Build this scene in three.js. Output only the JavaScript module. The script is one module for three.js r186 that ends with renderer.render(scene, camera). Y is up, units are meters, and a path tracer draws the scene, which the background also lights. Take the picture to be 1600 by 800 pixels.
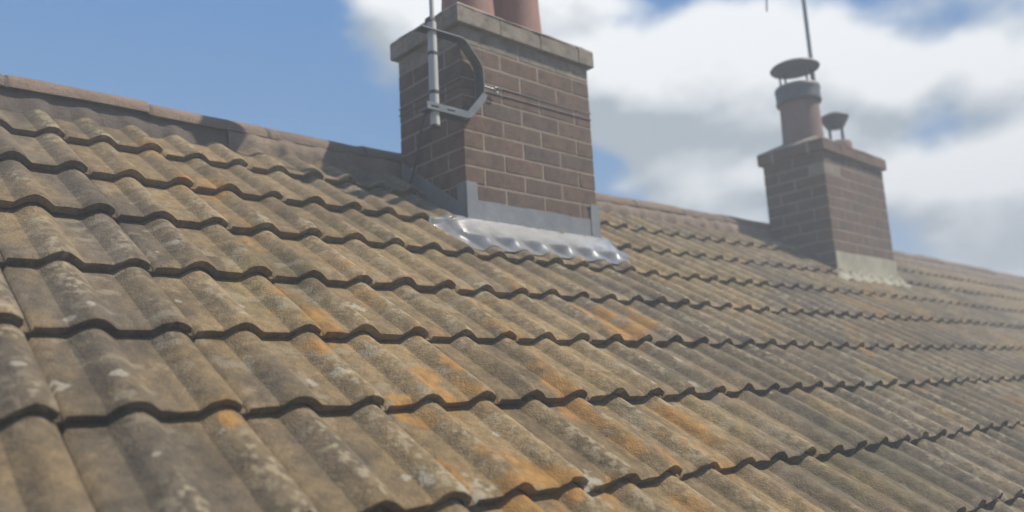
import * as THREE from 'three';
import { mergeGeometries, mergeVertices, toCreasedNormals } from 'three/addons/utils/BufferGeometryUtils.js';

// ------------------------------------------------------------------ camera, sky, sun, exposure
const scene = new THREE.Scene();
const camera = new THREE.PerspectiveCamera(2 * Math.atan(400 / 1297.6) * 180 / Math.PI, 2, 0.05, 2000);
camera.position.set(-0.32392, -1.10503, 2.96905);
camera.rotation.set(0.183857, -0.745363, -0.05292, 'YXZ');
camera.focus = 2.2;
camera.userData.fStop = 1.9;
camera.updateMatrixWorld(true);
camera.updateProjectionMatrix();

const renderer = new THREE.WebGLRenderer({ antialias: true });
renderer.toneMapping = THREE.LinearToneMapping;
renderer.toneMappingExposure = 1.45;
renderer.shadowMap.enabled = true;
renderer.setSize(1024, 512);

const SUN = new THREE.Vector3(0.47, 0.80, 0.37).normalize();
const sun = new THREE.DirectionalLight(new THREE.Color(1.0, 0.92, 0.79), 5.0);
sun.position.copy(SUN).multiplyScalar(30).add(new THREE.Vector3(3, 0, 0));
sun.target.position.set(3, 0, 0);
sun.castShadow = true;
sun.shadow.radius = 1.2;
sun.shadow.mapSize.set(4096, 4096);
Object.assign(sun.shadow.camera, { left: -10, right: 14, top: 10, bottom: -10, near: 1, far: 80 });
scene.add(sun, sun.target);

// ---- noise helpers (all seeded)
function hash3(x, y, z) {
  let h = Math.imul(x, 374761393) ^ Math.imul(y, 668265263) ^ Math.imul(z, 2147483647 ^ 0x1b873593);
  h = Math.imul(h ^ (h >>> 13), 1274126177);
  h = Math.imul(h ^ (h >>> 16), 0x85ebca6b);
  return ((h ^ (h >>> 15)) >>> 0) / 4294967296;
}
const fade = (t) => t * t * t * (t * (t * 6 - 15) + 10);
function noise2(x, y, seed = 0) {
  const xi = Math.floor(x), yi = Math.floor(y), u = fade(x - xi), v = fade(y - yi);
  const a = hash3(xi, yi, seed), b = hash3(xi + 1, yi, seed), c = hash3(xi, yi + 1, seed), d = hash3(xi + 1, yi + 1, seed);
  return a + (b - a) * u + (c - a) * v + (a - b - c + d) * u * v;
}
function noise3(x, y, z) {
  const xi = Math.floor(x), yi = Math.floor(y), zi = Math.floor(z), u = fade(x - xi), v = fade(y - yi), w = fade(z - zi);
  const l = (a, b, t) => a + (b - a) * t;
  return l(l(l(hash3(xi, yi, zi), hash3(xi + 1, yi, zi), u), l(hash3(xi, yi + 1, zi), hash3(xi + 1, yi + 1, zi), u), v),
    l(l(hash3(xi, yi, zi + 1), hash3(xi + 1, yi, zi + 1), u), l(hash3(xi, yi + 1, zi + 1), hash3(xi + 1, yi + 1, zi + 1), u), v), w);
}
function fbm2(x, y, o, seed = 0) { let s = 0, a = 0.5, n = 0; for (let i = 0; i < o; i++) { s += a * noise2(x, y, seed + i * 17); n += a; a *= 0.5; x = x * 2.03 + 5.1; y = y * 2.03 + 1.7; } return s / n; }
function fbm3(x, y, z, o) { let s = 0, a = 0.5, n = 0; for (let i = 0; i < o; i++) { s += a * noise3(x, y, z); n += a; a *= 0.52; x = x * 2.07 + 3.1; y = y * 2.07 + 1.3; z = z * 2.07 + 7.7; } return s / n; }
const sstep = (a, b, x) => { const t = Math.min(1, Math.max(0, (x - a) / (b - a))); return t * t * (3 - 2 * t); };
const mix = (a, b, t) => a + (b - a) * t;
let seedState = 12345;
const rnd = () => { seedState = (Math.imul(seedState, 1664525) + 1013904223) >>> 0; return seedState / 4294967296; };

// ---- the sky: blue air with drifting cumulus, same cloud noise all round, cover thinned out of view for less ambient light
const CLOUDS = [   // azimuth from -z towards +x, elevation, radius (radians), amount
  [0.15, 0.41, 0.05, 0.35], [0.60, 0.44, 0.065, 0.75], [0.65, 0.48, 0.07, 0.7], [0.33, 0.44, 0.19, -0.9], [0.47, 0.376, 0.10, -0.7],
  [0.555, 0.318, 0.06, -0.6], [0.917, 0.368, 0.069, 0.75], [1.021, 0.392, 0.085, 0.85], [0.949, 0.291, 0.108, 0.75], [1.102, 0.321, 0.093, 0.75],
  [1.204, 0.31, 0.054, 0.55], [1.295, 0.323, 0.046, 0.5], [1.246, 0.38, 0.06, -0.5], [1.235, 0.275, 0.055, -0.9], [1.297, 0.253, 0.05, -0.6], [1.20, 0.335, 0.035, 0.3], [1.34, 0.14, 0.09, 0.7],
  [1.253, 0.197, 0.11, 1.0], [1.003, 0.225, 0.07, 0.6], [0.875, 0.36, 0.028, -0.35], [0.85, 0.456, 0.08, 0.55], [1.149, 0.404, 0.054, 0.35], [1.33, 0.20, 0.06, 0.4]];
function cloudAmount(x, y, z) {
  const az = Math.atan2(x, -z), el = Math.asin(Math.max(-1, Math.min(1, y)));
  let c = (fbm3(x * 4.2 + 11, y * 7.5 + 3, z * 4.2 + 5, 6) - 0.565) * 4.2;
  for (const [a, e, r, k] of CLOUDS) {
    let da = Math.abs(az - a); if (da > Math.PI) da = 2 * Math.PI - da;
    const q = (da * da * Math.cos(e) ** 2 + (el - e) ** 2) / (r * r);
    if (q < 6) c += (k > 0 ? k * 1.6 : k * 1.2) * Math.exp(-q);
  }
  return c;
}
{
  const W = 2048, H = 1024, px = new Float32Array(W * H * 4);
  for (let r = 0; r < H; r++) {
    const el = ((r + 0.5) / H - 0.5) * Math.PI, y = Math.sin(el), ce = Math.cos(el);
    for (let c = 0; c < W; c++) {
      const a = ((c + 0.5) / W - 0.5) * 2 * Math.PI, x = ce * Math.cos(a), z = ce * Math.sin(a), k = (r * W + c) * 4;
      const e = Math.max(0, y), hz = Math.exp(-e * 4.0);
      let R = mix(0.010, 0.17, hz), G = mix(0.130, 0.33, hz), B = mix(0.37, 0.50, hz);
      if (y > -0.02) {
        const d = cloudAmount(x, y, z), al = sstep(-0.12, 0.66, d) * 0.95;
        if (al > 0.002) {
          const d2 = cloudAmount(x + SUN.x * 0.035, y + SUN.y * 0.045, z + SUN.z * 0.035);
          const lit = Math.min(1, Math.max(0, 0.64 + (d - d2) * 1.0 - Math.max(0, d - 0.9) * 0.22));
          R = mix(R, mix(0.29, 0.76, lit), al); G = mix(G, mix(0.33, 0.77, lit), al); B = mix(B, mix(0.36, 0.775, lit), al);
        }
      } else { R = 0.2; G = 0.2; B = 0.18; }
      px[k] = R; px[k + 1] = G; px[k + 2] = B; px[k + 3] = 1;
    }
  }
  const t = new THREE.DataTexture(px, W, H, THREE.RGBAFormat, THREE.FloatType);
  t.mapping = THREE.EquirectangularReflectionMapping; t.magFilter = t.minFilter = THREE.LinearFilter; t.needsUpdate = true;
  scene.background = t; scene.environment = t;
}
scene.fog = new THREE.FogExp2(new THREE.Color(0.90, 0.95, 1.0), 0.038);

// ------------------------------------------------------------------ helpers
const V = (x, y, z) => new THREE.Vector3(x, y, z);
function part(name, geo, mat, parent, label) {          // geo in world coordinates
  const p = parent.parentOffset; if (p) geo.translate(-p.x, -p.y, -p.z);
  const m = new THREE.Mesh(geo, mat); m.name = name; m.castShadow = m.receiveShadow = true; parent.add(m);
  m.parentOffset = p; if (label) m.userData.label = label; return m;
}
function thing(name, label, category, pos, group) {
  const g = new THREE.Group(); g.name = name; g.position.copy(pos); g.parentOffset = pos.clone(); g.userData = { label, category };
  if (group) g.userData.group = group; scene.add(g); return g;
}
function dataTex(w, h, fn, srgb = true) {               // fn(u, v) -> [r, g, b] linear, or a single height
  const a = new Uint8Array(w * h * 4), enc = (x) => { x = Math.min(1, Math.max(0, x)); return 255 * (srgb ? (x <= 0.0031308 ? 12.92 * x : 1.055 * x ** (1 / 2.4) - 0.055) : x); };
  for (let r = 0, k = 0; r < h; r++) for (let c = 0; c < w; c++, k += 4) {
    const v = fn((c + 0.5) / w, (r + 0.5) / h);
    if (v.length) { a[k] = enc(v[0]); a[k + 1] = enc(v[1]); a[k + 2] = enc(v[2]); } else a[k] = a[k + 1] = a[k + 2] = enc(v);
    a[k + 3] = 255;
  }
  const t = new THREE.DataTexture(a, w, h, THREE.RGBAFormat); t.magFilter = THREE.LinearFilter; t.minFilter = THREE.LinearMipmapLinearFilter; t.generateMipmaps = true;
  t.wrapS = t.wrapT = THREE.RepeatWrapping; if (srgb) t.colorSpace = THREE.SRGBColorSpace; t.needsUpdate = true; return t;
}
const lin = (r, g, b) => new THREE.Color().setRGB(r, g, b);
function wrapNoise(u, v, f, o, seed) {                   // tiling fbm
  let s = 0, a = 0.5, n = 0;
  for (let i = 0; i < o; i++) {
    const x = u * f, y = v * f, xi = Math.floor(x), yi = Math.floor(y), p = fade(x - xi), q = fade(y - yi), m = (k) => ((k % f) + f) % f;
    const A = hash3(m(xi), m(yi), seed + i), B = hash3(m(xi + 1), m(yi), seed + i), C = hash3(m(xi), m(yi + 1), seed + i), D = hash3(m(xi + 1), m(yi + 1), seed + i);
    s += a * (A + (B - A) * p + (C - A) * q + (A - B - C + D) * p * q); n += a; a *= 0.55; f *= 2;
  }
  return s / n;
}
// every textured surface carries uv in metres, each map repeats at its own real size
const grainBump = dataTex(512, 512, (u, v) => 0.55 * wrapNoise(u, v, 24, 4, 3) + 0.45 * wrapNoise(u, v, 128, 2, 9), false);
const bumpAt = (size) => { const t = grainBump.clone(); t.repeat.set(1 / size, 1 / size); t.needsUpdate = true; return t; };
const mottle = dataTex(512, 512, (u, v) => { const n = 0.62 + 0.5 * wrapNoise(u, v, 8, 5, 21) + 0.25 * (wrapNoise(u, v, 90, 2, 31) - 0.5); return [n * 0.9, n * 0.9, n * 0.9]; });
const mottleAt = (size) => { const t = mottle.clone(); t.repeat.set(1 / size, 1 / size); t.needsUpdate = true; return t; };

// ------------------------------------------------------------------ the roof's shape
const TH = 0.600958, GAUGE = 0.3134, ROLL = 0.15, T = 0.027, BODY = 0.0272, CT = Math.cos(TH), ST = Math.sin(TH);
const RISE = 0.0235, RW = 0.045;                                             // height and half width of a roll
const XMIN = -1.005, COURSES = 12, TILE_COLS = 50;
const lift = (x, s) => 0.028 * sstep(2.2, 5.2, x) * sstep(2.6, 0.2, s) + 0.006 * (noise2(x * 0.9, s * 1.3, 77) - 0.5);   // old roofs are not flat
const rollAt = (x) => { const d = Math.abs(x / ROLL - Math.round(x / ROLL)) * ROLL; return d < RW ? RISE * (1 - (d / RW) ** 2) ** 1.35 : 0; };
// point on the roof: x along the ridge, s down the slope, n off the plane of the roll crests
const onRoof = (x, s, n) => { const k = n + lift(x, s); return [x, -s * ST + k * CT, s * CT + k * ST]; };
const surfN = (x, s) => { const i = Math.max(1, Math.ceil(s / GAUGE - 1e-6)); return rollAt(x) - RISE - (T + 0.002) * (i * GAUGE - s) / GAUGE; };

// ---- weathered concrete with painted glare haze and crest sun: one colour field over the whole roof, in metres
const ORANGE = [[0.62,1.53,0.90,0.11],[0.64,1.56,0.70,0.07],[0.89,1.20,0.60,0.09],[0.90,1.55,0.70,0.09],[1.36,1.14,0.40,0.08],[1.48,1.23,0.80,0.06],[1.73,1.48,1.10,0.16],[1.89,1.42,0.80,0.10],[0.81,1.84,1.00,0.13],[0.89,1.76,1.00,0.09],[0.67,1.90,1.00,0.06],[0.82,1.89,1.00,0.07],[1.20,1.54,0.60,0.10],[1.17,1.85,1.10,0.09],[0.83,2.12,1.10,0.12],[0.80,2.08,0.80,0.08],[1.14,1.94,1.00,0.07],[1.18,2.10,0.90,0.10],[1.22,2.03,0.80,0.07],[1.48,2.01,1.00,0.07],[1.47,2.06,0.80,0.06],[0.75,2.25,1.20,0.10],[0.99,2.25,0.80,0.10],[1.17,2.28,0.70,0.10],[0.60,0.25,0.50,0.10],[0.63,0.61,0.60,0.10],[0.64,0.84,0.70,0.09],[0.70,0.90,0.70,0.10],[0.68,0.64,0.60,0.08],[0.60,0.30,0.50,0.08],[1.21,1.76,0.60,0.08],[1.32,1.83,0.50,0.10],[1.40,2.13,0.50,0.12],[0.65,2.12,0.70,0.05],[0.64,1.32,0.50,0.05],[0.89,1.35,0.50,0.08],[0.29,1.91,0.80,0.03],[1.24,2.13,0.60,0.10],[0.76,2.06,0.70,0.08]];
const PALE = [[0.509,1.776,0.020],[0.589,1.762,0.026],[0.358,1.413,0.014],[0.652,2.167,0.070],[0.633,2.132,0.030],[0.748,2.072,0.014],[0.770,1.685,0.022],[0.379,1.165,0.018],[0.429,1.125,0.020],[0.788,1.387,0.030],[0.823,1.401,0.025],[0.938,2.177,0.050],[0.961,2.202,0.040],[0.926,2.160,0.030],[0.854,1.984,0.010],[0.578,2.128,0.020],[0.110,1.541,0.020],[0.493,1.425,0.020],[0.463,1.522,0.025],[0.156,1.509,0.020],[0.147,1.765,0.030],[0.057,1.765,0.040],[1.802,1.708,0.020],[3.414,1.066,0.030],[3.208,1.461,0.030],[3.186,1.785,0.030],[-0.003,1.733,0.030],[0.541,2.109,0.020],[1.061,1.091,0.015],[1.258,1.709,0.018],[1.362,1.691,0.015],[1.673,1.646,0.020],[1.498,0.802,0.012]];
for (let k = 0; k < 60; k++) PALE.push([-0.9 + rnd() * 9, rnd() * 3.2, 0.006 + 0.02 * rnd() ** 2]);
for (let k = 0; k < 40; k++) ORANGE.push([2.0 + rnd() * 9, rnd() * 3, 0.25 + 0.3 * rnd(), 0.06 + 0.1 * rnd()]);
const bins = new Map();
const putBin = (x, s, r, v) => { for (let a = Math.floor((x - r) / 0.4); a <= Math.floor((x + r) / 0.4); a++) for (let b = Math.floor((s - r) / 0.4); b <= Math.floor((s + r) / 0.4); b++) { const k = a * 1000 + b; if (!bins.has(k)) bins.set(k, []); bins.get(k).push(v); } };
for (const o of ORANGE) putBin(o[0], o[1], o[3] * 2.4, { o: 1, x: o[0], s: o[1], a: o[2], r: o[3] });
for (const o of PALE) { if (o[0] < 0.5 && o[2] < 0.045) o[2] *= 0.6; }
for (const o of PALE) putBin(o[0], o[1], o[2] * 2, { x: o[0], s: o[1], r: o[2] });
function tileColour(x, s, fine) {
  const m = Math.floor((x - 0.045) / 0.30), i = Math.ceil(s / GAUGE), hsh = hash3(m, i, 5), hs2 = hash3(m, i, 6);
  const big = fbm2(x * 1.1, s * 1.1, 3, 1), mid = fbm2(x * 7, s * 4.5, 4, 2), fin = fine ? fbm2(x * 60, s * 45, 3, 3) : 0.5, grit = fine ? noise2(x * 330, s * 330, 4) : 0.5;
  const och = sstep(0.35, 0.7, 0.55 * big + 0.45 * mid + 0.10 * (hs2 - 0.5) + 0.20 * sstep(2.6, 0.8, x) * sstep(0.2, 0.9, x) - 0.12 * sstep(0.9, 0.1, x) * sstep(0.9, 1.4, s) + 0.10 * sstep(1.5, 0.9, s));
  let r = mix(0.098, 0.158, och), g = mix(0.075, 0.107, och), b = mix(0.048, 0.048, och);
  const tone = ((hsh < mix(0.85, 0.12, sstep(-0.2, 2.6, x)) ? 0.89 : 1.10) + 0.09 * (hs2 - 0.5)) * (0.82 + 0.36 * mid) * (0.55 + 0.90 * fin) * (0.70 + 0.60 * grit);  // dark tiles thin out rightwards: glare haze put into the tone, rest random
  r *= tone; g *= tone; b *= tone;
  const green = sstep(0.55, 0.75, fbm2(x * 3.1 + 9, s * 2.2, 4, 41)) * 0.35; r = mix(r, r * 0.80, green); g = mix(g, g * 0.93, green); b = mix(b, b * 0.68, green);
  const dark = sstep(0.60, 0.74, fbm2(x * 8, s * 5, 4, 51)) * 0.30; r *= 1 - dark; g *= 1 - dark; b *= 1 - dark;
  const lich = sstep(0.63, 0.72, fbm2(x * 22, s * 26, 4, 61)) * 0.5 * sstep(0.42, 0.6, fbm2(x * 2.4, s * 2.4, 2, 63)); r = mix(r, 0.25, lich * 0.7); g = mix(g, 0.215, lich * 0.7); b = mix(b, 0.155, lich * 0.7);
  const onRoll = rollAt(x) / RISE, crestLichenSun = fine ? onRoll * 0.75 * sstep(0.50, 0.68, fbm2(x * 90, s * 70, 3, 65)) * sstep(0.35, 0.6, fbm2(x * 3.3, s * 3.3, 2, 67)) : 0; r = mix(r, 0.27, crestLichenSun); g = mix(g, 0.225, crestLichenSun); b = mix(b, 0.145, crestLichenSun);  // pale lichen specks on the crests, partly sunlight put into the colour
  const list = bins.get(Math.floor(x / 0.4) * 1000 + Math.floor(s / 0.4));
  if (list) {
    let om = 0;
    for (const q of list) {
      if (q.o) { const e = Math.hypot((x - q.x) / 0.55, (s - q.s) / 1.15) / (q.r * 1.35); if (e < 1.8) om = Math.max(om, q.a * sstep(0.30, 0.62, (1.25 - e) * 0.55 + (fbm2(x * 16 + q.x * 7, s * 11, 4, 71) - 0.5) * 1.3)); }
      else { const e = Math.hypot(x - q.x, (s - q.s) * 0.8) / q.r, w = sstep(0.45, 0.62, 0.92 - e * 0.72 + (fbm2(x * 60, s * 60, 3, 81) - 0.5) * 1.2) * 0.62; if (w > 0) { r = mix(r, 0.31, w); g = mix(g, 0.285, w); b = mix(b, 0.225, w); } }
    }
    if (om > 0) { const t = Math.min(0.95, om * 1.05), v = 0.55 + 0.9 * fin; r = mix(r, 0.235 * v, t); g = mix(g, 0.122 * v, t); b = mix(b, 0.028 * v, t); }
  }
  return [r, g, b];
}
const AREA = { near: [-1.3, 4.2, -0.3, 3.9], far: [3.6, 14.6, -0.3, 3.9] };
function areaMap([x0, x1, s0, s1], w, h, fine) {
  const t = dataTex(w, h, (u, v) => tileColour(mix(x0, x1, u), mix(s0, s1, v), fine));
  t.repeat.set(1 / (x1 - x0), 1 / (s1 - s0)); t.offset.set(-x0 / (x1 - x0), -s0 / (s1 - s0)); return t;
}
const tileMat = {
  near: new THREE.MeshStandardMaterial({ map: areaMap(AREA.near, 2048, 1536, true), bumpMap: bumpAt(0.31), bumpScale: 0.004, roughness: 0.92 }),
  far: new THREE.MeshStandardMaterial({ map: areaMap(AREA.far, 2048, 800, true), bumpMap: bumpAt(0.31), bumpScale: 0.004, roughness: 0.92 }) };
const mortarMat = new THREE.MeshStandardMaterial({ color: lin(0.29, 0.235, 0.175), map: mottleAt(0.7), bumpMap: bumpAt(0.25), bumpScale: 0.004, roughness: 0.95 });
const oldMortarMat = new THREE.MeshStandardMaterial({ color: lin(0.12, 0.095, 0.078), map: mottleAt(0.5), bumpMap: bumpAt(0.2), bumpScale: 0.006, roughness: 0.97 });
const freshMortarMat = new THREE.MeshStandardMaterial({ color: lin(0.24, 0.18, 0.135), map: mottleAt(0.55), bumpMap: bumpAt(0.2), bumpScale: 0.006, roughness: 0.95 });
const timberMat = new THREE.MeshStandardMaterial({ color: lin(0.06, 0.055, 0.05), roughness: 0.95 });

// one grid of points -> indexed geometry
function grid(rows, uvs, flip) {
  const n = rows.length, m = rows[0].length, pos = [], uv = [], idx = [];
  for (let i = 0; i < n; i++) for (let j = 0; j < m; j++) { pos.push(...rows[i][j]); uv.push(...uvs[i][j]); }
  for (let i = 0; i < n - 1; i++) for (let j = 0; j < m - 1; j++) {
    const a = i * m + j, b = a + 1, c = a + m, d = c + 1;
    if (flip) idx.push(a, b, c, b, d, c); else idx.push(a, c, b, b, c, d);
  }
  const g = new THREE.BufferGeometry();
  g.setAttribute('position', new THREE.Float32BufferAttribute(pos, 3)); g.setAttribute('uv', new THREE.Float32BufferAttribute(uv, 2)); g.setIndex(idx);
  g.computeVertexNormals(); return g;
}

// ------------------------------------------------------------------ ground and house
{
  const g = new THREE.PlaneGeometry(240, 240, 1, 1); g.rotateX(-Math.PI / 2);
  const uv = g.attributes.uv; for (let k = 0; k < uv.count; k++) uv.setXY(k, uv.getX(k) * 240, uv.getY(k) * 240);
  const m = new THREE.Mesh(g, new THREE.MeshStandardMaterial({ color: lin(0.10, 0.11, 0.07), map: mottleAt(9), roughness: 1 }));
  m.position.set(4, -7.6, 0); m.name = 'ground'; m.userData.kind = 'structure'; m.receiveShadow = true; scene.add(m);
}
const house = thing('terraced_house', 'long house roof of lichen stained brown double roll concrete tiles under a rounded ridge', 'house', V(6.5, -7.6, -0.09));
const RIDGE_Z = -0.09;
const brickWallMat = new THREE.MeshStandardMaterial({ color: lin(0.28, 0.15, 0.11), map: mottleAt(1.3), roughness: 0.9 });
{
  const eave = COURSES * GAUGE * CT - 0.35;
  const w = new THREE.BoxGeometry(15.1, 5.0, 2 * (eave - RIDGE_Z)); w.translate(6.5, -7.6 + 2.5, RIDGE_Z); part('wall', w, brickWallMat, house);
  // boards under the tiles, front, and a corrugated rear slope of the same tiles
  const len = COURSES * GAUGE + 0.02, x0 = XMIN - 0.05, x1 = 14.1, d = -0.075;
  const sl = (s, n, f) => f > 0 ? [-s * ST + n * CT, s * CT + n * ST] : [-s * ST + n * CT, 2 * RIDGE_Z - (s * CT + n * ST)];
  for (const f of [1, -1]) {
    const sh = new THREE.Shape(); const P = [sl(-0.09, d, f), sl(len, d, f), sl(len, d - 0.03, f), sl(-0.05, d - 0.03, f)];
    const pos = [], idx = [];
    for (const x of [x0, x1]) for (const [y, z] of P) pos.push(x, y, z);
    for (let k = 0; k < 4; k++) { const a = k, b = (k + 1) % 4; idx.push(a, b, a + 4, b, b + 4, a + 4); }
    idx.push(0, 2, 1, 0, 3, 2, 4, 5, 6, 4, 6, 7);
    let g = new THREE.BufferGeometry(); g.setAttribute('position', new THREE.Float32BufferAttribute(pos, 3)); g.setIndex(idx); g = g.toNonIndexed(); g.computeVertexNormals();
    g.setAttribute('uv', new THREE.Float32BufferAttribute(new Float32Array(g.attributes.position.count * 2), 2));
    part('roof_board', g, timberMat, house);
  }
  const rows = [], uvs = [];
  for (let i = 1; i <= COURSES; i++) for (const [s, e] of [[(i - 1) * GAUGE + 0.001, 0], [i * GAUGE, 0]]) {
    const r = [], u = [];
    for (let k = 0; k <= 100 * 10; k++) { const x = x0 + (x1 - x0) * k / 1000, nn = surfN(x, s), [y, z] = sl(s, nn, -1); r.push([x, y, z]); u.push([x % 5 + 0, Math.min(3.8, s)]); }
    rows.push(r); uvs.push(u);
  }
  const g = grid(rows, uvs, true); part('rear_slope', g, new THREE.MeshStandardMaterial({ color: lin(0.22, 0.18, 0.135), map: mottleAt(0.9), roughness: 0.95 }), house);
}

// ---- one roof tile: two rolls, a thick front edge, its side lap
const OFFS = (() => {
  const o = [-0.022, 0.0, 0.0035, 0.03];
  for (const c of [0.105, 0.255]) { for (let k = -5; k <= 5; k++) { const d = RW * Math.sin(Math.PI / 2 * k / 5); if (c + d < 0.287) o.push(c + d); } if (c < 0.2) o.push(0.18); }
  o.push(0.2885); return o;
})();
const DRIFT = { 1: [-0.006, -0.006], 3: [0.003, -0.004], 4: [0.013, -0.008], 5: [0.002, 0.005], 6: [-0.011, 0], 7: [-0.003, 0.010] };   // courses laid a little out of line
function tileGeometry(m, i) {
  const jx = (rnd() - 0.5) * 0.004, jn = (rnd() - 0.5) * 0.005 + 0.004, js = (rnd() - 0.5) * 0.007 + mix(...(DRIFT[i] ?? [0, 0]), sstep(0.3, 2.4, m * 0.3 + 0.2)), skew = (rnd() - 0.5) * 0.010, tiltN = (rnd() - 0.5) * 0.006, sd = Math.floor(rnd() * 1e5);
  const x0 = m * 0.30 + 0.045, sF = i * GAUGE + js;
  const P = (o, b, n) => {                      // o across, b up the slope from the front edge
    const x = x0 + o, rr = o <= 0.0 ? -0.011 : (o > 0.27 ? Math.max(rollAt(x), 0.0065) : rollAt(x));
    const chip = b < 0.012 ? (noise2(o * 70, sd, 5) - 0.5) * 0.006 + Math.max(0, noise2(o * 30, sd + 7, 6) - 0.78) * 0.03 : 0;
    const wob = (noise2(o * 12 + sd, b * 9, 8) - 0.5) * 0.003;
    return onRoof(x + jx, sF - b - chip + skew * (o - 0.15) / 0.3, rr - RISE - (T + 0.002) * b / GAUGE + jn + tiltN * (o - 0.15) / 0.3 + wob + n);
  };
  const U = (o, b) => [x0 + o, sF - b];
  const bs = [0.39, 0.26, 0.13, 0.03, 0.008, 0.001];
  const rows = bs.map((b, k) => OFFS.map((o) => P(o, b, k === 5 ? -0.0055 : k === 4 ? -0.0012 : 0))), uvs = bs.map((b) => OFFS.map((o) => U(o, b)));
  const top = grid(rows, uvs);
  const front = grid([OFFS.map((o) => P(o, 0.001, -0.0055)), OFFS.map((o) => P(o, 0.013, -BODY))], [OFFS.map((o) => U(o, 0)), OFFS.map((o) => U(o, -0.02))]);
  const e = OFFS[OFFS.length - 1];
  const side = grid([[0.001, 0.03, 0.39].map((b) => P(e, b, b < 0.01 ? -0.0055 : 0)), [0.001, 0.03, 0.39].map((b) => P(e, b, -0.02))], [[0.001, 0.03, 0.39].map((b) => U(e, b)), [0.001, 0.03, 0.39].map((b) => U(e + 0.02, b))]);
  const under = grid([OFFS.map((o) => P(o, 0.013, -BODY)), OFFS.map((o) => P(o, 0.2, -BODY)), OFFS.map((o) => P(o, 0.39, -BODY))], [0.01, 0.2, 0.39].map((b) => OFFS.map((o) => U(o, b))), false);
  return mergeGeometries([top, front, side, under]);
}
{
  const list = [], q = V(0, 0, 0);
  for (let i = 1; i <= COURSES; i++) for (let m = -4; m < -4 + TILE_COLS; m++) {
    const geo = tileGeometry(m, i), zone = m * 0.3 + 0.345 < 4.1 ? 'near' : 'far';
    const c = [[0.02, 0], [0.28, 0], [0.28, GAUGE], [0.02, GAUGE]].map(([o, b]) => { q.set(...onRoof(m * 0.3 + 0.045 + o, i * GAUGE - b, 0)); const z = q.clone().applyMatrix4(camera.matrixWorldInverse).z; q.project(camera); return [q.x, q.y, z]; });
    let area = 0; for (let k = 0; k < 4; k++) { const a = c[k], b = c[(k + 1) % 4]; area += a[0] * b[1] - b[0] * a[1]; }
    const seen = c.every((p) => p[2] < -0.1) && c.some((p) => Math.abs(p[0]) < 1.02 && Math.abs(p[1]) < 1.02);
    list.push({ geo, zone, area: seen ? Math.abs(area) : 0 });
  }
  list.sort((a, b) => b.area - a.area);
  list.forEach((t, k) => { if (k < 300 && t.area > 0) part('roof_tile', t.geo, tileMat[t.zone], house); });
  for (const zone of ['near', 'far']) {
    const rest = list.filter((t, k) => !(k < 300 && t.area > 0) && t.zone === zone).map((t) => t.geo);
    if (rest.length) part('roof_tile_field', mergeGeometries(rest), tileMat[zone], house).userData.kind = 'stuff';
  }
}

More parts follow.
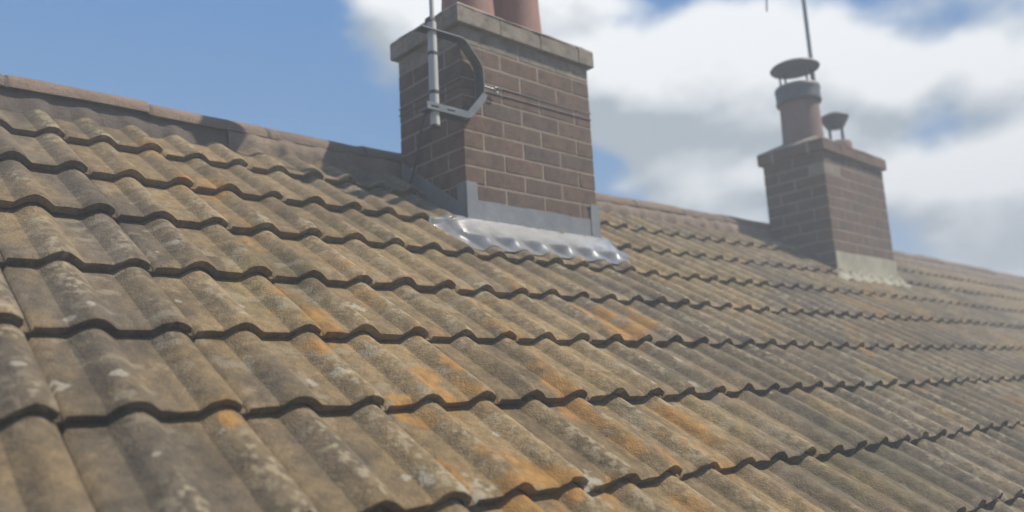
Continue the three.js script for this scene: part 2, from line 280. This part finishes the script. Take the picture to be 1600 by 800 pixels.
// ---- ridge tiles bedded on mortar
const ridgeTones = [[0.20, 0.140, 0.100], [0.175, 0.128, 0.096], [0.215, 0.152, 0.110], [0.16, 0.12, 0.094]].map(([r, g, b], k) => new THREE.MeshStandardMaterial({ color: lin(r, g, b), map: mottleAt(0.45 + 0.07 * k), bumpMap: bumpAt(0.3), bumpScale: 0.006, roughness: 0.92 }));
{
  const arc = (rad) => { const o = []; for (let k = 0; k <= 14; k++) { const a = Math.PI * (0.02 + 0.96 * k / 14); o.push([rad * Math.cos(a), rad * 0.64 * Math.sin(a)]); } return o; };
  const outer = arc(0.118), inner = arc(0.103);
  for (let k = -3; k < 31; k++) {
    const xa = 0.21 + k * 0.455 + 0.006, xb = xa + 0.455 - 0.012, dy = (rnd() - 0.5) * 0.008, dz = (rnd() - 0.5) * 0.008, tilt = (rnd() - 0.5) * 0.008;
    const at = (x, [z, y]) => [x, 0.006 + y + lift(x, 0) + dy + tilt * (x - xa) / 0.45 + (noise2(x * 14, z * 22 + k * 9, 91) - 0.5) * 0.007 + (noise2(x * 45, z * 50 + k * 9, 92) - 0.5) * 0.003, RIDGE_Z + z + dz];
    const xs = [xa, xa + 0.006, xa + 0.11, xa + 0.22, xa + 0.33, xb - 0.006, xb];
    const o = grid(xs.map((x, q) => outer.map((p) => at(x, q === 0 || q === 6 ? [p[0] * 0.97, p[1] * 0.965] : p))), xs.map((x) => outer.map((p, j) => [x + k * 0.37, j * 0.025])));
    const i = grid(xs.map((x) => inner.map((p) => at(x, p))), xs.map((x) => inner.map((p, j) => [x, j * 0.025])), true);
    const lips = [[outer[0], inner[0], false], [outer[14], inner[14], true]].map(([p, r, f]) => grid([xs.map((x) => at(x, p)), xs.map((x) => at(x, r))], [xs.map((x) => [x, 0]), xs.map((x) => [x, 0.02])], f));
    const ends = [[xa, true], [xb, false]].map(([x, f]) => grid([outer.map((p) => at(x, [p[0] * 0.97, p[1] * 0.965])), inner.map((p) => at(x, p))], [outer.map((p, j) => [j * 0.02, 0]), inner.map((p, j) => [j * 0.02, 0.02])], f));
    part('ridge_tile', mergeGeometries([o, i, ...lips, ...ends]), ridgeTones[Math.floor(hash3(k, 3, 8) * 4)], house);
  }
  // bedding: from inside the ridge tile down on to the tiles, pressed into the pans, lumpy
  for (let b = 0; b < 9; b++) {
    const fresh = b > 0, xa = b ? 0.95 + (b - 1) * 1.65 : XMIN, dx = (b ? 1.65 : 0.95 - XMIN) / 190, rows = [[], [], [], [], []], uvs = [[], [], [], [], []];
    for (let k = 0; k <= 190; k++) {
      const x = xa + k * dx, e = 0.052 + 0.016 * fbm2(x * 9, 3, 3, 17) + 0.012 * (noise2(x * 31, 1, 18) - 0.5);
      const low = onRoof(x, e + 0.012, surfN(x, e + 0.012) - 0.006), mid = onRoof(x, e, surfN(x, e) + 0.008);
      const y0 = 0.02 + lift(x, 0), f = (t) => { const wz = 0.006 * (noise2(x * 22, t * 9, 19) - 0.5); return [x, mix(mid[1], y0, t), mix(mid[2], fresh ? 0.030 : 0.002, t ** 0.8) + wz]; };
      [low, mid, f(0.35), f(0.75), [x, y0 + 0.03, -0.03]].forEach((p, q) => { rows[q].push(p); uvs[q].push([x, q * 0.03]); });
    }
    part('ridge_mortar', grid(rows, uvs, true), fresh ? freshMortarMat : oldMortarMat, house);
  }
  // mortar in the joints between the ridge tiles
  for (let k = -2; k < 31; k++) {
    const x = 0.21 + k * 0.455, a2 = arc(0.114);
    part('joint_mortar', grid([x - 0.009, x + 0.009].map((xx) => a2.map(([z, y]) => [xx, 0.006 + y + lift(xx, 0), RIDGE_Z + z])), [0, 0.018].map((u) => a2.map((p, j) => [u, j * 0.025 + k * 0.3]))), oldMortarMat, house);
  }
}

// ------------------------------------------------------------------ chimneys
function chamferBox(w, h, d, c, off = 0) {
  const X = w / 2, Y = h / 2, Z = d / 2, pos = [], tri = (a, b, e) => { const A = V(...a), B = V(...b), C = V(...e), n = B.clone().sub(A).cross(C.clone().sub(A)); (n.dot(A.clone().add(B).add(C)) < 0 ? [a, e, b] : [a, b, e]).forEach((p) => pos.push(...p)); };
  const quad = (a, b, e, f) => { tri(a, b, e); tri(a, e, f); };
  for (const s of [-1, 1]) {
    quad([s * X, -Y + c, -Z + c], [s * X, Y - c, -Z + c], [s * X, Y - c, Z - c], [s * X, -Y + c, Z - c]);
    quad([-X + c, s * Y, -Z + c], [X - c, s * Y, -Z + c], [X - c, s * Y, Z - c], [-X + c, s * Y, Z - c]);
    quad([-X + c, -Y + c, s * Z], [X - c, -Y + c, s * Z], [X - c, Y - c, s * Z], [-X + c, Y - c, s * Z]);
    for (const t of [-1, 1]) {
      quad([s * X, t * (Y - c), -Z + c], [s * X, t * (Y - c), Z - c], [s * (X - c), t * Y, Z - c], [s * (X - c), t * Y, -Z + c]);
      quad([s * X, -Y + c, t * (Z - c)], [s * X, Y - c, t * (Z - c)], [s * (X - c), Y - c, t * Z], [s * (X - c), -Y + c, t * Z]);
      quad([-X + c, s * Y, t * (Z - c)], [X - c, s * Y, t * (Z - c)], [X - c, s * (Y - c), t * Z], [-X + c, s * (Y - c), t * Z]);
      for (const u of [-1, 1]) tri([s * X, t * (Y - c), u * (Z - c)], [s * (X - c), t * Y, u * (Z - c)], [s * (X - c), t * (Y - c), u * Z]);
    }
  }
  const g = new THREE.BufferGeometry(); g.setAttribute('position', new THREE.Float32BufferAttribute(pos, 3)); g.computeVertexNormals();
  return boxUV(g, off);
}
function boxUV(g, off = 0) {
  const p = g.attributes.position, n = g.attributes.normal, uv = [];
  for (let k = 0; k < p.count; k++) {
    const ax = Math.abs(n.getX(k)), ay = Math.abs(n.getY(k)), az = Math.abs(n.getZ(k));
    const [u, v] = az >= ax && az >= ay ? [p.getX(k), p.getY(k)] : ax >= ay ? [p.getZ(k) + 3.3, p.getY(k)] : [p.getX(k), p.getZ(k) + 1.7];
    uv.push(u + off * 0.377, v + off * 0.221);
  }
  g.setAttribute('uv', new THREE.Float32BufferAttribute(uv, 2)); return g;
}
const brickMap = dataTex(512, 512, (u, v) => {
  const a = wrapNoise(u, v, 10, 5, 121), b = wrapNoise(u, v, 60, 3, 131), d = sstep(0.56, 0.7, wrapNoise(u, v, 14, 4, 141)), l = sstep(0.62, 0.7, wrapNoise(u, v, 36, 3, 151)) * 0.35;
  const t = (0.55 + 0.6 * a) * (0.75 + 0.5 * b) * (1 - 0.3 * d);
  return [mix(t * 0.92, 0.95, l), mix(t * 0.90, 0.93, l), mix(t * 0.88, 0.86, l)];
});
brickMap.repeat.set(1 / 0.62, 1 / 0.62);
const brickBump = bumpAt(0.16);
const brickMats = [[0.116, 0.074, 0.052], [0.104, 0.067, 0.050], [0.126, 0.076, 0.052], [0.094, 0.065, 0.051], [0.112, 0.067, 0.046]].map(([r, g, b]) => new THREE.MeshStandardMaterial({ color: lin(r * 1.15, g * 1.15, b * 1.15), map: brickMap, bumpMap: brickBump, bumpScale: 0.003, roughness: 0.92 }));
const capBrickMats = [[0.25, 0.215, 0.175], [0.22, 0.19, 0.16], [0.27, 0.23, 0.185]].map(([r, g, b]) => new THREE.MeshStandardMaterial({ color: lin(r, g, b), map: brickMap, bumpMap: brickBump, bumpScale: 0.003, roughness: 0.94 }));
const potMat = new THREE.MeshStandardMaterial({ color: lin(0.24, 0.105, 0.078), map: mottleAt(0.6), bumpMap: bumpAt(0.3), bumpScale: 0.001, roughness: 0.75 });
const oldPotMat = new THREE.MeshStandardMaterial({ color: lin(0.21, 0.130, 0.110), map: mottleAt(0.6), bumpMap: bumpAt(0.3), bumpScale: 0.001, roughness: 0.85 });
const cowlMat = new THREE.MeshStandardMaterial({ color: lin(0.10, 0.105, 0.115), map: mottleAt(0.4), roughness: 0.6, metalness: 0.3 });
const leadMat = new THREE.MeshPhysicalMaterial({ color: lin(0.215, 0.22, 0.228), map: mottleAt(0.5), bumpMap: bumpAt(1.4), bumpScale: 0.0012, roughness: 0.45, metalness: 0.2, clearcoat: 0.55, clearcoatRoughness: 0.16 });
const cementMat = new THREE.MeshStandardMaterial({ color: lin(0.40, 0.37, 0.275), map: mottleAt(0.6), bumpMap: bumpAt(0.3), bumpScale: 0.003, roughness: 0.9 });
const brickGeos = {};
const brickGeo = (kind, v) => brickGeos[kind + v] ??= kind === 'x' ? chamferBox(0.2165, 0.067, 0.1025, 0.0022, v) : kind === 'h' ? chamferBox(0.1025, 0.065, 0.1025, 0.0022, v) : chamferBox(0.1025, 0.067, 0.2165, 0.0022, v + 0.5);
function brick(parent, kind, cx, cy, cz, sx, sz, mats, sy = 1) {
  const v = Math.floor(rnd() * 6), m = new THREE.Mesh(brickGeo(kind, v), mats[Math.floor(rnd() * mats.length)]), p = parent.parentOffset, j = () => (rnd() - 0.5) * 0.0014;
  m.name = 'brick'; m.position.set(cx - p.x + j(), cy - p.y + j() * 0.6, cz - p.z + j()); m.scale.set(sx, sy, sz); m.rotation.set(j() * 2, j() * 3, j() * 2);
  m.castShadow = m.receiveShadow = true; parent.add(m); return m;
}
// one course round the stack; halves = width in half bricks; startFull: the front's left end is a stretcher
function course(parent, xl, w, zf, d, y, halves, startFull, mats, sy = 1) {
  const made = [], kx = (w + 0.01) / (halves * 0.1125), kz = (d + 0.01) / 0.45, cy = y + 0.0325 * sy;
  const leftS = startFull, rightS = (halves - (startFull ? 0 : 1)) % 2 === 0;
  let a = leftS ? 0 : 1; const end = halves - (rightS ? 0 : 1);
  for (; a < end; a += 2) for (const back of [0, 1]) {
    const len = 0.215 * kx, cx = xl + a * 0.1125 * kx + len / 2;
    made.push(brick(parent, 'x', cx, cy, back ? zf - d + 0.05125 : zf - 0.05125, kx, 1, mats, sy));
  }
  for (const [isS, cx] of [[leftS, xl + 0.05125], [rightS, xl + w - 0.05125]]) {
    if (isS) made.push(brick(parent, 'z', cx, cy, zf - d / 2, 1, kz, mats, sy));
    else for (const q of [0, 1]) made.push(brick(parent, 'z', cx, cy, zf - (0.1075 + q * 0.225) * kz, 1, kz, mats, sy));
  }
  return made;
}
function lathe(profile, seg, x, y, z) { const g = new THREE.LatheGeometry(profile.map(([r, h]) => new THREE.Vector2(r, h)), seg); const uv = g.attributes.uv; for (let k = 0; k < uv.count; k++) uv.setXY(k, uv.getX(k) * 0.75, uv.getY(k) * 0.6); g.translate(x, y, z); return g; }
function tube(pts, r, seg = 8, n = 0) { const c = pts.length === 2 ? new THREE.LineCurve3(pts[0], pts[1]) : new THREE.CatmullRomCurve3(pts); return new THREE.TubeGeometry(c, n || (pts.length === 2 ? 1 : pts.length * 6), r, seg, false); }
function rod(a, b, r, seg = 16) { const d = b.clone().sub(a), g = new THREE.CylinderGeometry(r, r, d.length(), seg); g.applyQuaternion(new THREE.Quaternion().setFromUnitVectors(V(0, 1, 0), d.clone().normalize())); g.translate(...a.clone().add(b).multiplyScalar(0.5).toArray()); return g; }

const ROW0 = 0.0998, FRONT = 0.498, DEPTH = 0.44;
function flaunching(parent, xl, w, zf, d, y, h) {
  const rows = [], uvs = [], L = [[0, 0, 0], [0.005, 0.010, 0.002], [0.03, 0.022, 1], [0.10, h, 1], [0.16, h + 0.006, 1]];
  for (const [ins, up] of L) {
    const r = [], u = [], x0 = xl + ins, x1 = xl + w - ins, z0 = zf - ins, z1 = zf - d + ins;
    const loop = []; for (let k = 0; k < 24; k++) loop.push([mix(x0, x1, k / 24), z0]); for (let k = 0; k < 14; k++) loop.push([x1, mix(z0, z1, k / 14)]); for (let k = 0; k < 24; k++) loop.push([mix(x1, x0, k / 24), z1]); for (let k = 0; k <= 14; k++) loop.push([x0, mix(z1, z0, k / 14)]);
    loop.forEach(([x, z], k) => { const q = k === loop.length - 1 ? 0 : k; r.push([x + (noise2(q * 0.7, up * 90, 33) - 0.5) * 0.006, y + up + (noise2(q * 0.5, ins * 60, 34) - 0.5) * 0.007 * (up > 0 ? 1 : 0), z + (noise2(q * 0.6, up * 70, 35) - 0.5) * 0.006]); u.push([k * 0.035, ins * 1.2 + up]); });
    rows.push(r); uvs.push(u);
  }
  const top = rows[4], c = [xl + w / 2, y + h + 0.008, zf - d / 2]; rows.push(top.map(() => c)); uvs.push(uvs[4].map(([a]) => [a, 0.4]));
  return part('flaunching', grid(rows, uvs, true), mortarMat, parent);
}
// sheet of lead (or cement) laid on the tiles: x and s from functions, thickness th
function roofSheet(nx, ns, X, S, off, th, smooth = 0.75, lump = 0.003, bridge = false) {
  const rows = [], uvs = [], low = [];
  for (let i = 0; i <= ns; i++) {
    const r = [], u = [], l = [];
    for (let j = 0; j <= nx; j++) {
      const a = j / nx, b = i / ns, x = X(a, b), s = S(a, b), e = 0.02;
      const h = (surfN(x - e, s) + surfN(x + e, s) + surfN(x, s - e) + surfN(x, s + e)) / 4;
      const crest = surfN(Math.round(x / ROLL) * ROLL, Math.max(s, GAUGE * 2 + 0.002)) + 0.001, flat = bridge ? mix(-0.004, crest, sstep(0.05, 0.5, b)) : 0, c = bridge ? 0.72 * sstep(0.25, 0.8, b) : 1;
      const edge = bridge ? sstep(0.0, 0.15, a) * sstep(1.0, 0.9, a) : 1, tent = bridge ? 0.024 * (rollAt(x) / RISE) * sstep(0.35, 0.7, b) * (1 - sstep(0.76, 0.95, b)) : 0;
      const n = mix(mix(surfN(x, s), h, smooth), mix(bridge ? flat : 0, mix(surfN(x, s), h, smooth) + tent, c), edge) + off + (fbm2(x * 17, s * 17, 3, 201) - 0.5) * lump;
      r.push(onRoof(x, s, n)); l.push(onRoof(x, s, n - th)); u.push([x, s]);
    }
    rows.push(r); uvs.push(u); low.push(l);
  }
  const edge = (f) => { const A = f(rows), B = f(low), C = f(uvs); return grid([A, B], [C, C.map(([p, q]) => [p, q + 0.004])]); };
  return mergeGeometries([grid(rows, uvs), edge((g) => g[g.length - 1]), edge((g) => g.map((r) => r[0])), edge((g) => g.map((r) => r[r.length - 1])), edge((g) => g[0])]);
}
const roofAtZ = (x, z) => { let s = z / CT; for (let k = 0; k < 6; k++) { const p = onRoof(x, s, surfN(x, s)); s += (z - p[2]) / CT; } return onRoof(x, s, surfN(x, s))[1]; };
// upright sheet against a face: polyline of [x or z, yLow, yTop] columns, thin and slightly wavy
function upright(cols, fixed, axis, out, th = 0.003) {
  const mk = (d) => { const rows = [[], [], [], []], uvs = [[], [], [], []]; for (const [t, lo, hi] of cols) for (let q = 0; q < 4; q++) { const y = mix(lo, hi, q / 3), w = fixed + out * (d + (noise2(t * 13, y * 15, 211) - 0.5) * 0.004 + (q === 0 ? 0.002 : 0)); rows[q].push(axis === 'z' ? [t, y, w] : [w, y, t]); uvs[q].push([t, y]); } return [rows, uvs]; };
  const [a, u] = mk(0.006), [b] = mk(0.006 - th);
  return mergeGeometries([grid(a, u, true), grid(b, u), grid([a[3], b[3]], [u[3], u[3]]), grid([a[0], b[0]], [u[0], u[0]]), grid([a.map((r) => r[0]), b.map((r) => r[0])], [u.map((r) => r[0]), u.map((r) => r[0])]), grid([a.map((r) => r.at(-1)), b.map((r) => r.at(-1))], [u.map((r) => r.at(-1)), u.map((r) => r.at(-1))])]);
}
const lerpCols = (t0, t1, n, lo, hi) => Array.from({ length: n + 1 }, (_, k) => { const t = mix(t0, t1, k / n); return [t, lo(t), hi(t)]; });

function stack(label, xl, halves, rows) {
  const w = halves * 0.1125 - 0.01, base = ROW0 - rows * 0.075;
  const g = thing(scene.getObjectByName('brick_chimney') ? 'brick_chimney_001' : 'brick_chimney', label, 'chimney', V(xl + w / 2, base, FRONT - DEPTH / 2));
  const top = ROW0 + 0.075 * 5, core = chamferBox(w - 0.003, top + 0.004 - base, DEPTH - 0.003, 0.001); core.translate(xl + w / 2, (top + 0.004 + base) / 2, FRONT - DEPTH / 2);
  const cap = chamferBox(w + 0.046, 0.072, DEPTH + 0.044, 0.003); cap.translate(xl + w / 2 - 0.002, top + 0.040, FRONT - DEPTH / 2 + 0.001);
  part('mortar', mergeGeometries([core, cap]), mortarMat, g);
  return { g, w, top, base };
}
const CH1 = 1.727, CH2 = 4.79;
{
  const { g, w, top } = stack('nearer brown brick chimney with shiny new lead flashing, aerial bracket on its corner', CH1, 7, 7);
  for (let k = -5; k < 7; k++) {
    const y = ROW0 - (k + 1) * 0.075 + 0.005;
    course(g, CH1, w, FRONT, DEPTH, y, 7, ((k + 20) % 2) === 0, k === -5 ? capBrickMats : brickMats);
  }
  course(g, CH1 - 0.028, w + 0.052, FRONT + 0.026, DEPTH + 0.050, top + 0.004, 7, true, capBrickMats, 1.12);
  flaunching(g, CH1 - 0.029, w + 0.054, FRONT + 0.028, DEPTH + 0.053, top + 0.0772, 0.055);
  for (const [x, m] of [[1.965, potMat], [2.265, potMat]]) part('chimney_pot', lathe([[0.0, 0.1], [0.085, 0.1], [0.085, 0.52], [0.098, 0.52], [0.125, 0.515], [0.128, 0.47], [0.112, 0.455], [0.116, 0.2], [0.124, 0.05], [0.13, 0.0]], 36, x, top + 0.11, 0.278), m, g);
  // lead: skirt over the tiles, upright at the front, corner pieces, side sheet
  const sTop = 0.606;
  part('lead_skirt', roofSheet(180, 44, (a, b) => mix(mix(1.532, 1.572, b * b), mix(2.64, 2.475, b), a), (a, b) => mix(sTop - 0.012 * Math.sin(a * 3), 0.905 - 0.02 * a + 0.004 * Math.sin(a * 60), b), 0.004, 0.003, 0.35, 0.0035, true), leadMat, g, 'shiny lead skirt dressed over the tile rolls');
  part('lead_upstand', upright(lerpCols(CH1 + 0.045, CH1 + w - 0.045, 24, (x) => roofAtZ(x, FRONT + 0.004) - 0.012, (x) => ROW0 - 0.375 + 0.008 + 0.006 * (noise2(x * 9, 4, 3) - 0.5)), FRONT, 'z', 1), leadMat, g);
  for (const [a, b, xf, o] of [[CH1 - 0.004, CH1 + 0.052, CH1, -1], [CH1 + w - 0.052, CH1 + w + 0.004, CH1 + w, 1]]) {
    part('lead_corner', mergeGeometries([upright(lerpCols(a, b, 4, (x) => roofAtZ(x, FRONT) - 0.01, () => ROW0 - 0.295), FRONT + 0.003, 'z', 1), upright(lerpCols(FRONT + 0.004, FRONT - 0.05, 3, (z) => roofAtZ(xf, z) - 0.01, () => ROW0 - 0.295), xf, 'x', o)]), leadMat, g);
    part('lead_side_sheet', roofSheet(14, 30, (t) => o < 0 ? mix(1.668, xf + 0.004, t) : mix(xf - 0.004, 2.57, t), (t, q) => mix(0.12, sTop + 0.004, q), 0.003, 0.003, 0.5, 0.004), leadMat, g);
    part('lead_side_upstand', upright(lerpCols(FRONT - DEPTH + 0.01, FRONT - 0.02, 12, (z) => roofAtZ(xf, z) - 0.012, (z) => -z * ST / CT + 0.04), xf, 'x', o), leadMat, g);
  }
}
{
  const { g, w, top } = stack('farther hazy brick chimney with two pots, one under a flat mushroom cowl', CH2, 8, 7);
  for (let k = -5; k < 7; k++) {
    const y = ROW0 - (k + 1) * 0.075 + 0.005, made = course(g, CH2, w, FRONT, DEPTH, y, 8, ((k + 20) % 2) === 0, brickMats);
    if (k === -4) { made[0].material = capBrickMats[2]; made[0].userData.label = 'pale patched brick'; }
  }
  course(g, CH2 - 0.028, w + 0.052, FRONT + 0.026, DEPTH + 0.050, top + 0.004, 8, true, brickMats, 1.12);
  flaunching(g, CH2 - 0.029, w + 0.054, FRONT + 0.028, DEPTH + 0.053, top + 0.0772, 0.06);
  const py = top + 0.11;
  const pot = part('chimney_pot', lathe([[0, 0.1], [0.1, 0.1], [0.1, 0.42], [0.13, 0.42], [0.132, 0.3], [0.137, 0.1], [0.142, 0]], 36, 4.985, py, 0.278), oldPotMat, g, 'tall terracotta pot with a collar and mushroom cowl');
  part('cowl_collar', lathe([[0.133, 0.32], [0.148, 0.32], [0.155, 0.335], [0.15, 0.35], [0.15, 0.41], [0.156, 0.425], [0.15, 0.445], [0.134, 0.445], [0.133, 0.32]], 36, 4.985, py, 0.278), cowlMat, pot);
  for (let k = 0; k < 4; k++) { const a = 0.5 + k * Math.PI / 2; part('cowl_leg', rod(V(4.985 + 0.128 * Math.cos(a), py + 0.43, 0.278 + 0.128 * Math.sin(a)), V(4.985 + 0.128 * Math.cos(a), py + 0.60, 0.278 + 0.128 * Math.sin(a)), 0.008, 8), cowlMat, pot); }
  part('cowl_cap', lathe([[0, 0.59], [0.15, 0.585], [0.166, 0.58], [0.17, 0.59], [0.16, 0.603], [0.12, 0.622], [0.06, 0.634], [0, 0.637]], 36, 4.985, py, 0.278), cowlMat, pot);
  const low = part('chimney_pot', lathe([[0, 0.06], [0.075, 0.06], [0.075, 0.13], [0.098, 0.13], [0.1, 0.1], [0.105, 0]], 32, 5.50, py, 0.278), oldPotMat, g, 'low pot with a small conical cowl');
  for (let k = 0; k < 4; k++) { const a = 0.3 + k * Math.PI / 2; part('cowl_leg', rod(V(5.50 + 0.06 * Math.cos(a), py + 0.12, 0.278 + 0.06 * Math.sin(a)), V(5.50 + 0.06 * Math.cos(a), py + 0.28, 0.278 + 0.06 * Math.sin(a)), 0.009, 8), cowlMat, low); }
  part('cowl_cap', lathe([[0, 0.25], [0.06, 0.25], [0.100, 0.318], [0.104, 0.328], [0.096, 0.340], [0.05, 0.362], [0, 0.37]], 32, 5.50, py, 0.278), cowlMat, low);
  // pale cement fillet round the foot
  part('cement_upstand', upright(lerpCols(CH2 - 0.004, CH2 + w + 0.004, 24, (x) => roofAtZ(x, FRONT + 0.004) - 0.012, (x) => ROW0 - 0.30 + 0.012 * (noise2(x * 6, 4, 3) - 0.5)), FRONT + 0.004, 'z', 1, 0.008), cementMat, g, 'pale cement fillet at the foot');
  part('cement_skirt', roofSheet(90, 10, (a, b) => mix(CH2 - 0.03 - 0.02 * b, CH2 + w + 0.07 + 0.04 * b, a), (a, b) => mix(0.60, 0.70 + 0.02 * noise2(a * 20, 1, 4), b), 0.010, 0.012, 0.8, 0.008), cementMat, g);
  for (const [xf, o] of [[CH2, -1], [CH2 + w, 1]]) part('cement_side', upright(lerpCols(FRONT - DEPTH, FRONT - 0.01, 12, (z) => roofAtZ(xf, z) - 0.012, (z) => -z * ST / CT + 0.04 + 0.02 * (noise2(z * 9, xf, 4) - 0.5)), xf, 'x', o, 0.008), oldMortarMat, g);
}

// ------------------------------------------------------------------ aerial mast on the nearer chimney
const galv = new THREE.MeshStandardMaterial({ color: lin(0.22, 0.23, 0.235), map: mottleAt(0.35), roughness: 0.42, metalness: 0.9 });
const paleTube = new THREE.MeshStandardMaterial({ color: lin(0.46, 0.46, 0.445), map: mottleAt(0.3), roughness: 0.55, metalness: 0.15 });
const black = new THREE.MeshStandardMaterial({ color: lin(0.02, 0.02, 0.024), roughness: 0.6 });
const wireMat = new THREE.MeshStandardMaterial({ color: lin(0.10, 0.09, 0.085), roughness: 0.6, metalness: 0.4 });
{
  const MX = 1.56, MZ = 0.53, g = thing('aerial_mast', 'pale aerial pole with black tape bands held by hexagonal bracket on nearer chimney corner', 'aerial mast', V(MX, -0.01, MZ));
  const tubeGeo = (r, y0, y1) => lathe([[0, y0], [r - 0.001, y0], [r, y0 + 0.001], [r, y1 - 0.001], [r - 0.001, y1], [0, y1]], 28, MX, 0, MZ);
  part('lower_pole', tubeGeo(0.0185, -0.01, 0.425), paleTube, g);
  part('upper_pole', lathe([[0, 0], [0.0095, 0], [0.0095, 0.9], [0, 0.9]], 20, MX + 0.003, 0.38, MZ), paleTube, g);
  for (const [y0, y1, r] of [[0.284, 0.298, 0.0198], [0.122, 0.137, 0.0198], [-0.014, -0.004, 0.0196]]) part('tape_band', tubeGeo(r, y0, y1), black, g);
  const cl = chamferBox(0.034, 0.020, 0.034, 0.004); cl.translate(MX - 0.006, 0.432, MZ); part('pole_clamp', cl, black, g);
  // bent flat steel: upper half lies flat, lower half is an angle that shows its face
  const strip = (pts, w, z0, z1) => { const L = [], R = []; pts.forEach(([x, y], k) => { const a = pts[Math.max(0, k - 1)], b = pts[Math.min(pts.length - 1, k + 1)]; let nx = -(b[1] - a[1]), ny = b[0] - a[0]; const l = Math.hypot(nx, ny); L.push([x + nx / l * w / 2, y + ny / l * w / 2]); R.push([x - nx / l * w / 2, y - ny / l * w / 2]); });
    const s = new THREE.Shape([...L, ...R.reverse()].map(([x, y]) => new THREE.Vector2(x, y))); const e = new THREE.ExtrudeGeometry(s, { depth: z1 - z0, bevelEnabled: false }); e.translate(0, 0, z0); return e; };
  part('bracket_arm', strip([[1.492, 0.384], [1.680, 0.389], [1.706, 0.386], [1.724, 0.373], [1.785, 0.308], [1.797, 0.288], [1.800, 0.265], [1.800, 0.165]], 0.005, 0.505, 0.556), galv, g);
  part('bracket_arm', mergeGeometries([strip([[1.505, 0.063], [1.702, 0.063], [1.718, 0.068], [1.797, 0.158], [1.797, 0.172]], 0.030, 0.552, 0.556), strip([[1.505, 0.050], [1.706, 0.050], [1.724, 0.056], [1.808, 0.152], [1.808, 0.172]], 0.004, 0.502, 0.552)]), galv, g);
  for (const x of [1.535, 1.615]) { const s = chamferBox(0.036, 0.007, 0.006, 0.002); s.translate(x + 0.008, 0.065, 0.556); part('slot', s, black, g); }
  for (const y of [0.385, 0.075]) { const u = new THREE.TorusGeometry(0.022, 0.0035, 8, 24); u.rotateX(Math.PI / 2); u.translate(MX, y, MZ); part('u_bolt', u, galv, g); }
  const back = chamferBox(0.05, 0.13, 0.004, 0.001); back.translate(1.815, 0.228, 0.5045); part('back_plate', back, galv, g);
  // wires that lash it round the stack, with a tension eye
  for (const y of [0.243, 0.212]) {
    const o = 0.003, x0 = CH1 - o, x1 = CH1 + 0.7775 + o, z0 = FRONT + o, z1 = FRONT - DEPTH - o, c = [V(x0, y, z0), V(x1, y + 0.008, z0), V(x1, y + 0.008, z1), V(x0, y, z1)];
    part('lashing_wire', mergeGeometries(c.map((p, k) => rod(p, c[(k + 1) % 4], 0.0025, 8))), wireMat, g);
  }
  const eye = new THREE.TorusGeometry(0.012, 0.0035, 8, 20); eye.translate(1.90, 0.222, FRONT + 0.022); part('tension_eye', mergeGeometries([eye, rod(V(1.83, 0.228, FRONT + 0.014), V(1.89, 0.224, FRONT + 0.02), 0.004, 8)]), galv, g);
  // head amplifier higher up the pole, out of the picture; its shadow falls on the ridge
  const box = chamferBox(0.10, 0.19, 0.09, 0.012); box.translate(MX, 1.075, MZ - 0.005); part('amplifier_box', box, black, g);
}
{
  const c = new THREE.Mesh(tube([V(1.575, 0.36, 0.505), V(1.66, 0.25, 0.42), V(1.708, 0.12, 0.25), V(1.714, 0.0, 0.20), V(1.712, -0.08, 0.165), V(1.70, -0.135, 0.14), V(1.66, -0.125, 0.13), V(1.60, -0.10, 0.06)], 0.0045, 8, 60), black);
  c.name = 'aerial_cable'; c.castShadow = c.receiveShadow = true; c.userData = { label: 'thin black cable hanging down the shaded left face of the nearer chimney', category: 'cable' }; scene.add(c);
}
// ------------------------------------------------------------------ aerial behind the farther pot
{
  const MX = 5.41, MZ = 0.20, g = thing('television_aerial', 'thin grey aerial mast rising behind the cowled pot of the farther chimney', 'aerial', V(MX, ROW0 + 0.48, MZ));
  part('pole', rod(V(MX, ROW0 + 0.46, MZ), V(MX, 2.35, MZ), 0.015, 20), galv, g);
  part('boom', rod(V(4.45, 2.06, MZ), V(MX + 0.18, 2.10, MZ), 0.009, 10), galv, g);
  [[4.88, -0.47, 0.3, -0.10], [4.93, -0.15, 0.15, 0], [5.06, -0.15, 0.15, 0], [5.18, -0.17, 0.17, 0]].forEach(([x, a, b, t]) => part('element', rod(V(x - 0.05 * (a < -0.3 ? 1 : 0), 2.07 + a, MZ), V(x - t, 2.07 + b, MZ), 0.006, 8), galv, g));
}

renderer.render(scene, camera);
